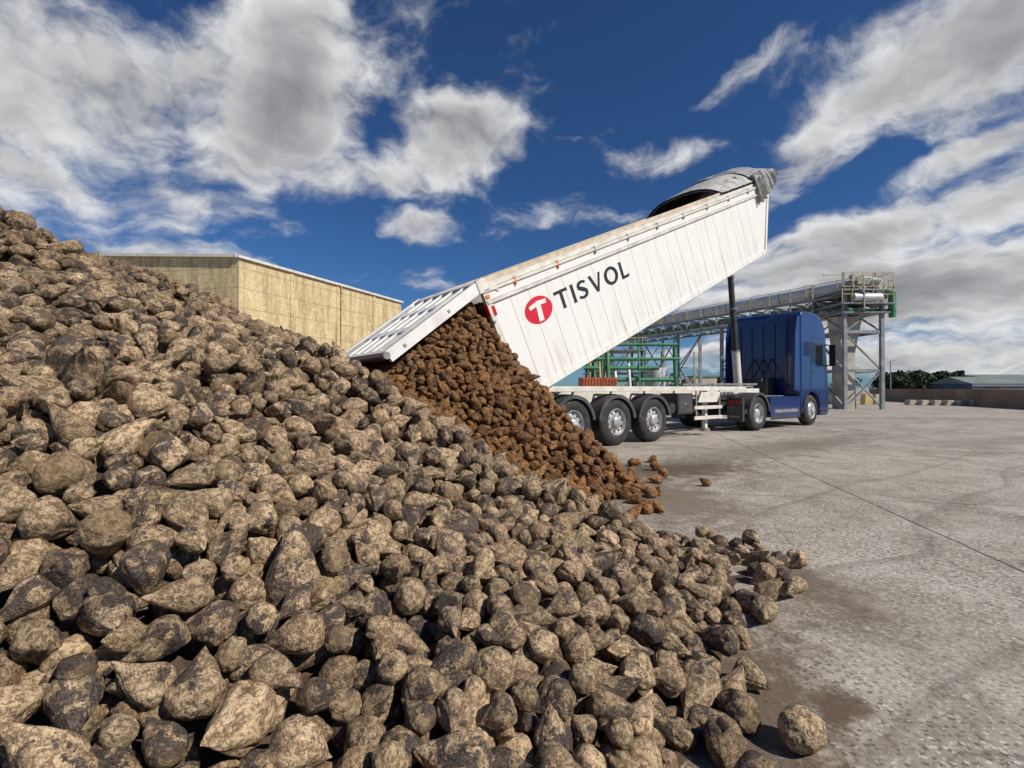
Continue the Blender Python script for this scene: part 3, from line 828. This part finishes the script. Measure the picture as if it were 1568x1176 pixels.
for sd in(-1,1):
    ys=lambda a,c: sorted((sd*a,sd*c))
    y0_,y1_=ys(1.225,1.243)
    b.prism([(11.25,2.12),(11.25,2.86),(12.08,2.86),(12.36,2.14),(12.15,2.02)],y0_,y1_,m_glass)
    b.prism([(10.62,2.35),(10.62,2.85),(11.05,2.85),(11.05,2.35)],y0_,y1_,m_bluedk)
    y0_,y1_=ys(1.23,1.239)
    for pp in ([(11.15,1.2),(11.15,3.0)],[(12.35,1.2),(12.42,2.1)],[(11.17,3.0),(12.2,3.0)],[(11.9,1.12),(12.33,1.19)]):
        (xa,za),(xb,zb)=pp
        b.beam((xa,sd*1.237,za),(xb,sd*1.237,zb),.012,.014,m_black)
    b.box((11.22,y0_,1.82),(11.42,y1_+.012*(sd>0),1.87),m_black)
    vs=[];n=16
    for i in range(n+1):
        t=R(5+170*i/n)
        for rr in(.61,.70):
            for y in(sd*1.225,sd*1.262): vs.append((11.2+rr*math.cos(t),y,.55+rr*math.sin(t)))
    b.add(vs,ringfs(n),m_bluedk,True)
    for h_ in(.45,.75): b.box((11.9,sd*1.19-.07,h_),(12.45,sd*1.19+.07,h_+.05),m_black)
    b.box((12.32,sd*1.46-.10,2.05),(12.42,sd*1.46+.10,2.80),m_black)
    b.beam((12.3,sd*1.2,2.82),(12.37,sd*1.42,2.78),.04,.04,m_black); b.beam((12.35,sd*1.2,2.05),(12.37,sd*1.42,2.1),.04,.04,m_black)
    b.prism([(9.98,1.2),(10.39,1.15),(10.39,3.7),(10.22,3.66),(10.05,3.1)],*ys(1.16,1.205),m_blue)
    b.prism([(8.35,.42),(8.30,.95),(8.45,1.0),(10.36,1.0),(10.36,.36),(8.5,.36)],*ys(.92,1.215),m_blue)
    b.prism([(8.6,.50),(8.58,.60),(10.2,.60),(10.2,.50)],*ys(1.216,1.222),m_grey)
    b.box((8.35,ys(1.21,1.226)[0],.30),(10.36,ys(1.21,1.226)[1],.355),m_black)
b.prism([(12.1,3.32),(12.68,3.22),(12.68,3.30),(12.15,3.48)],-1.05,1.05,m_black)
b.prism([(12.37,2.0),(12.59,2.0),(12.43,3.2),(12.25,3.2)],-1.08,1.08,m_glass)
for y in(-.8,-.4,0,.4,.8): b.box((10.385,y-.015,1.2),(10.398,y+.015,3.5),m_bluedk)
b.box((12.60,-.9,.9),(12.645,.9,1.8),m_black)
for y in(-1.1,.85): b.box((12.60,y,.65),(12.65,y+.25,.85),m_glass)
b.build('cab_details',TC,.006)

# ------------------------------------------------------------------ warehouse
WH=empty('warehouse',(-17.0,30.0,0),(0,0,math.atan2(.927,.375)))
b=MB(); LL=17.2; GW=38; SK=-.185
def roofz(y): return 9.35+.62*min(y,GW-y)/10
pp=[(0,0),(0,9.35),(GW/2,roofz(GW/2)),(GW,9.35),(GW,0)]
vs=[(SK*y,y,z) for y,z in pp]+[(LL+SK*y,y,z) for y,z in pp]
n=5
b.add(vs,[tuple(range(5)),tuple(range(5,10))[::-1]]+[(i,(i+1)%n,n+(i+1)%n,n+i) for i in range(n)],m_wh)
b.build('walls',WH)
b=MB()
b.box((-.15,-.18,9.36),(LL+.1,.1,9.52),m_cream)
for y_a in(0,GW): b.beam((-.1+SK*y_a,y_a,9.46),(-.1+SK*GW/2,GW/2,roofz(GW/2)+.12),.3,.18,m_cream)
b.add([(0,-.1,9.53),(LL,-.1,9.53),(LL+SK*GW/2,GW/2,roofz(GW/2)+.15),(SK*GW/2,GW/2,roofz(GW/2)+.15),(LL+SK*GW,GW+.1,9.53),(SK*GW,GW+.1,9.53)],[(0,1,2,3),(3,2,4,5)],m_roofs)
for x in(4,8.5,13): b.box((x,-.06,0),(x+.25,-.002,9.3),m_wh)
b.cyl((9,-.12,0),(9,-.12,9.3),.05,m_wh)
b.box((3,-.03,0),(6,-.003,4.5),m_shedb)
b.build('roof_and_trim',WH)

# ------------------------------------------------------------------ pipe gantry
b=MB()
P0=Vector((21,30,0)); dg=Vector((-.44,.9,0)).normalized(); sg=Vector((dg.y,-dg.x,0))
def gp(a,c,z): return P0+dg*float(a)+sg*float(c)+Vector((0,0,float(z)))
Lg2=27
b.cyl(gp(-1.0,0,7.55),gp(Lg2,0,7.55),.46,m_galv,n=24)
for a in np.arange(0,Lg2,2.2): b.cyl(gp(a,0,7.55),gp(a+.07,0,7.55),.48,m_grey,n=20)
b.cyl(gp(-1.0,0,7.55),gp(-1.8,.0,7.2),.44,m_galv,n=20)
for c in(-1.3,1.3):
    for z in(5.9,6.85): b.beam(gp(-1.5,c,z),gp(Lg2,c,z),.12,.16,m_steel)
    for z in(7.35,7.8): b.beam(gp(-1.5,c,z),gp(Lg2,c,z),.035,.035,m_yellow)
    for i,a in enumerate(np.arange(-1.5,Lg2,1.5)):
        b.beam(gp(a,c,5.9),gp(a,c,6.85),.07,.07,m_steel)
        z0,z1=(5.9,6.85) if i%2 else (6.85,5.9)
        b.beam(gp(a,c,z0),gp(a+1.5,c,z1),.06,.06,m_steel)
        b.beam(gp(a,c,6.85),gp(a,c,7.8),.04,.04,m_yellow)
for a in np.arange(-1.5,Lg2,1.5):
    b.beam(gp(a,-1.3,6.8),gp(a,1.3,6.8),.08,.1,m_steel)
    b.beam(gp(a,-1.3,5.95),gp(a,1.3,5.95),.08,.1,m_steel)
b.beam(gp(-1.5,.95,6.9),gp(Lg2,.95,6.9),.6,.04,m_grey)
for c,z,r_,mm in((-.9,6.3,.11,m_green),(-.6,6.3,.08,m_galv),(.5,6.3,.14,m_green),(.9,6.35,.07,m_yellow),(0,6.3,.12,m_galv)): b.cyl(gp(-1,c,z),gp(Lg2,c,z),r_,mm,n=10)
for a in(4.0,8.5,13,17.5,22,26.5):
    for c in(-1.3,1.3): b.beam(gp(a,c,0),gp(a,c,5.9),.22,.22,m_steel)
    b.beam(gp(a,-1.3,0.2),gp(a,1.3,3),.07,.07,m_steel); b.beam(gp(a,1.3,.2),gp(a,-1.3,3),.07,.07,m_steel)
    b.beam(gp(a,-1.3,3),gp(a,1.3,3),.1,.1,m_steel)
    b.beam(gp(a,-1.3,3),gp(a,1.3,5.8),.07,.07,m_steel)
for a in(13,22):
    for c in(-1.3,1.3): b.beam(gp(a,c,.3),gp(a+4.5,c,5.8),.09,.09,m_steel); b.beam(gp(a+4.5,c,.3),gp(a,c,5.8),.09,.09,m_steel)
b.build('pipe_gantry')
b=MB()
tx0,tx1,ty0,ty1=19.7,21.9,28.6,31.4
for x in(tx0,tx1):
    for y in(ty0,ty1):
        b.beam((x,y,0),(x,y,7.0),.2,.2,m_steel)
for z in(2.3,4.6,6.3,7.0):
    for y in(ty0,ty1): b.beam((tx0,y,z),(tx1,y,z),.12,.18,m_steel)
    for x in(tx0,tx1): b.beam((x,ty0,z),(x,ty1,z),.12,.18,m_steel)
for y in(ty0,ty1):
    for z in(0.1,2.3,4.6): b.beam((tx0 if z!=2.3 else tx1,y,z),(tx1 if z!=2.3 else tx0,y,min(z+2.2,6.3)),.08,.08,m_steel)
for x in(tx0,tx1):
    for z in(.1,2.3,4.6): b.beam((x,ty0,z),(x,ty1,min(z+2.2,6.3)),.08,.08,m_steel)
b.box((tx0-.4,ty0-.4,7.0),(tx1+.4,ty1+.4,7.08),m_grey)
b.box((tx0-.4,ty0-.5,6.2),(tx1+.5,ty1+.4,6.26),m_grey)
b.box((tx0-.3,ty0-.3,5.7),(tx1+.3,ty1+.3,5.76),m_steel)
for z0 in(6.27,7.09):
    for z in(z0+.5,z0+.95):
        b.beam((tx0-.4,ty0-.4,z),(tx1+.4,ty0-.4,z),.035,.035,m_yellow); b.beam((tx1+.4,ty0-.4,z),(tx1+.4,ty1+.3,z),.035,.035,m_yellow)
        b.beam((tx0-.4,ty1+.3,z),(tx1+.4,ty1+.3,z),.035,.035,m_yellow)
    for x in np.arange(tx0-.4,tx1+.5,.6): b.beam((x,ty0-.4,z0),(x,ty0-.4,z0+.95),.035,.035,m_yellow); b.beam((x,ty1+.3,z0),(x,ty1+.3,z0+.95),.035,.035,m_yellow)
b.prism([(tx0+.3,0),(tx0+1.1,0),(tx0+1.0,3.2),(tx0+1.5,5.6),(tx0+.0,5.6),(tx0+.3,3.2)],ty0+.6,ty0+1.6,m_conc)
b.cyl((tx1+.9,ty0+.5,5.9),(tx0,ty0-.25,5.9),.13,m_green); b.cyl((tx1+.8,ty0+.2,5.5),(tx1+.8,ty0+.2,7.0),.19,m_green); b.cyl((tx1-.4,ty0,7.1),(tx1+.8,ty0+.2,7.0),.15,m_green)
b.cyl((tx0+.3,ty0-.3,6.6),(tx0+1.9,ty0-.3,6.6),.24,m_galv); b.cyl((tx0+.3,ty0-.2,7.1),(tx0+.3,ty0-.2,7.9),.13,m_steel)
b.box((tx0+.8,ty0,7.1),(tx0+1.6,ty0+1.0,7.8),m_steel)
b.beam((tx1+.4,ty0+.6,8.25),(tx0-.6,ty0+1,8.2),.10,.07,m_cream)
for x in(tx0+.1,tx1-.2): b.beam((x,ty0+.2,7.1),(x,ty0+.2,8.2),.08,.08,m_steel)
for i in range(3): b.cyl((tx0-.3-.3*i,ty0+2,0),(tx0-.3-.3*i,ty0+2,5.8),.06,m_galv if i%2 else m_green,n=8)
b.build('conveyor_tower')
b=MB(); rr=random.Random(21)
for x,y in((6.3,38),(10.2,38),(6.3,41),(10.2,41)): b.beam((x,y,0),(x,y,5.0),.16,.16,m_green)
for z in(2.4,4.2):
    b.box((6.0,37.7,z),(10.6,41.3,z+.08),m_grey)
    for zz_ in(.5,1.0): b.beam((6.0,37.7,z+zz_),(10.6,37.7,z+zz_),.05,.05,m_yellow)
    for x in np.arange(6,10.7,.6): b.beam((x,37.7,z),(x,37.7,z+1),.05,.05,m_yellow)
for k in range(14):
    x=rr.uniform(5.8,13); b.cyl((x,37.2-rr.random(),0),(x,37.2-rr.random()*.1,rr.uniform(1.6,5.4)),rr.uniform(.07,.17),rr.choice([m_green,m_green,m_galv,m_yellow]),n=10)
for z in(1.0,1.9,2.8,3.5,4.6): b.cyl((5.5,37.0,z),(rr.uniform(10,13),37.0,z),rr.uniform(.08,.16),m_green)
b.cyl((7.6,39.5,0),(7.6,39.5,3.9),.8,m_galv,n=20); b.cyl((11.8,39.5,0),(11.8,39.5,2.9),.9,m_galv,n=20)
for k in range(8):
    x=rr.uniform(10.5,17); y=rr.uniform(37,46); hh_=rr.uniform(.6,1.7); b.box((x,y,0),(x+rr.uniform(.5,1.2),y+.8,hh_),rr.choice([m_conc,m_grey,m_steel,m_green,m_yellow]))
for a in range(5): b.cyl((10.6+a*1.5,44,0),(10.6+a*1.5,44,4.6),.07,m_yellow,n=8)
b.build('pump_station')
b=MB(); b.box((4.8,33,.1),(7.2,35,2.0),m_redbox)
for x in np.arange(4.85,7.1,.2): b.box((x,32.96,.2),(x+.08,32.998,1.9),m_redbox)
b.build('red_container')
b=MB()
for x,y in((13,50),(16,52),(19,50)): b.box((x,y,0),(x+2.2,y+3,2.4),m_conc); b.box((x-.1,y-.1,2.41),(x+2.3,y+3.1,2.55),m_roofs)
b.box((14,49.9,.2),(15,49.98,2.0),m_dark)
b.build('equipment_hut')

# ------------------------------------------------------------------ boundary wall, blocks, sheds, trees
def wallpts(name,pl,h,th,mat):
    b=MB()
    for (xa,ya),(xb,yb) in zip(pl[:-1],pl[1:]):
        b.beam((xa,ya,h/2),(xb,yb,h/2),th,h,mat)
        b.beam((xa,ya,h+.045),(xb,yb,h+.045),th+.1,.08,m_earthwall)
    b.build(name)
wallpts('boundary_wall',[(38.6,52),(31.6,30),(26,12),(22,-2)],1.10,.3,m_earthwall)
wallpts('boundary_wall',[(39.6,53),(70,56)],1.05,.3,m_earthwall)
b=MB()
for i in range(6):
    px_=30.6+i*.62-1.0; b.prism([(px_,0),(px_+.58,0),(px_+.52,.38),(px_+.06,.38)],36.0+i*-.35,36.5+i*-.35,m_conc)
b.build('concrete_kerb_blocks',None,.02)
b=MB()
for i in range(2): b.prism([(27.0+i*.8,0),(27.65+i*.8,0),(27.6+i*.8,.8),(27.05+i*.8,.8)],37,37.5,m_yellow if i==0 else m_conc)
b.build('yellow_barrier_block',None,.02)
b=MB(); b.box((24.6,37,0),(25.6,38,1.3),m_conc); b.box((24.55,36.95,1.3),(25.65,38.05,1.36),m_grey); b.build('electrical_cabinet')
b=MB(); b.cyl((47,60,0),(47,60,4.6),.08,m_grey,.05); b.beam((47,60,4.6),(47.6,60,4.7),.12,.08,m_grey); b.build('street_lamp')
def shed(name,x,y,wx,dy,h,wm,rm):
    b=MB(); b.box((x,y,0),(x+wx,y+dy,h),wm)
    b.add([(x-.5,y-.5,h+.01),(x+wx+.5,y-.5,h+.01),(x+wx+.5,y+dy/2,h+1.3),(x-.5,y+dy/2,h+1.3),(x+wx+.5,y+dy+.5,h+.01),(x-.5,y+dy+.5,h+.01)],[(0,1,2,3),(3,2,4,5),(0,3,5),(1,4,2)],rm)
    for k in range(int(wx/6)): b.box((x+2+k*6,y-.04,0),(x+4.8+k*6,y-.004,h*.75),m_shedb if k%2 else m_dark)
    b.box((x-.02,y-.03,h-.5),(x+wx+.02,y-.005,h-.05),m_cream)
    b.build(name)
shed('industrial_shed',92,100,40,18,2.5,m_shedw,m_roofs)
shed('industrial_shed',128,128,60,20,3.8,m_shedb,m_roofs)
shed('industrial_shed',80,84,14,8,2.0,m_shedb,m_roofs)

def trees(name,specs):
    b=MB(); rr=random.Random(3)
    for (x,y,h_,w_) in specs:
        b.cyl((x,y,0),(x,y,h_*.55),.16,m_bark,.08,n=6)
        for k in range(4):
            a=rr.uniform(0,6.28); b.cyl((x,y,h_*.35),(x+math.cos(a)*w_*.3,y+math.sin(a)*w_*.3,h_*.7),.07,m_bark,.03,n=5)
        cl=[(rr.uniform(-.5,.5)*w_,rr.uniform(-.5,.5)*w_,h_*rr.uniform(.35,.88),rr.uniform(.18,.30)*w_) for _ in range(11)]
        for cx,cy,cz,cr in cl:
            for _ in range(70):
                v=Vector((rr.gauss(0,1),rr.gauss(0,1),rr.gauss(0,1))).normalized()*cr*rr.uniform(.5,1.05); v.z*=.7
                p=Vector((x+cx,y+cy,cz))+v; s=rr.uniform(.15,.34)
                a=Vector((rr.gauss(0,1),rr.gauss(0,1),rr.gauss(0,1))).normalized()*s; c=a.cross(Vector((rr.gauss(0,1),rr.gauss(0,1),rr.gauss(0,1)))).normalized()*s
                b.add([p-a,p+c,p+a,p-c],[(0,1,2,3)],m_leaf)
    b.build(name,recalc=False)
rr=random.Random(11)
sp=[]
for i in range(20): sp.append((rr.uniform(76,89),rr.uniform(94,100),rr.uniform(3.6,4.9),rr.uniform(3.5,4.6)))
for i in range(10): sp.append((rr.uniform(28,48),rr.uniform(105,112),rr.uniform(2.8,4.6),rr.uniform(3.5,5)))
for i in range(30): sp.append((rr.uniform(60,260),rr.uniform(180,190),rr.uniform(3.4,5.4),rr.uniform(6,9)))
trees('distant_trees',sp)

scatter('sugar_beet_heap',mains,lib); scatter('freshly_tipped_sugar_beets',browns,libf)
print('DONE SCRIPT',flush=True)
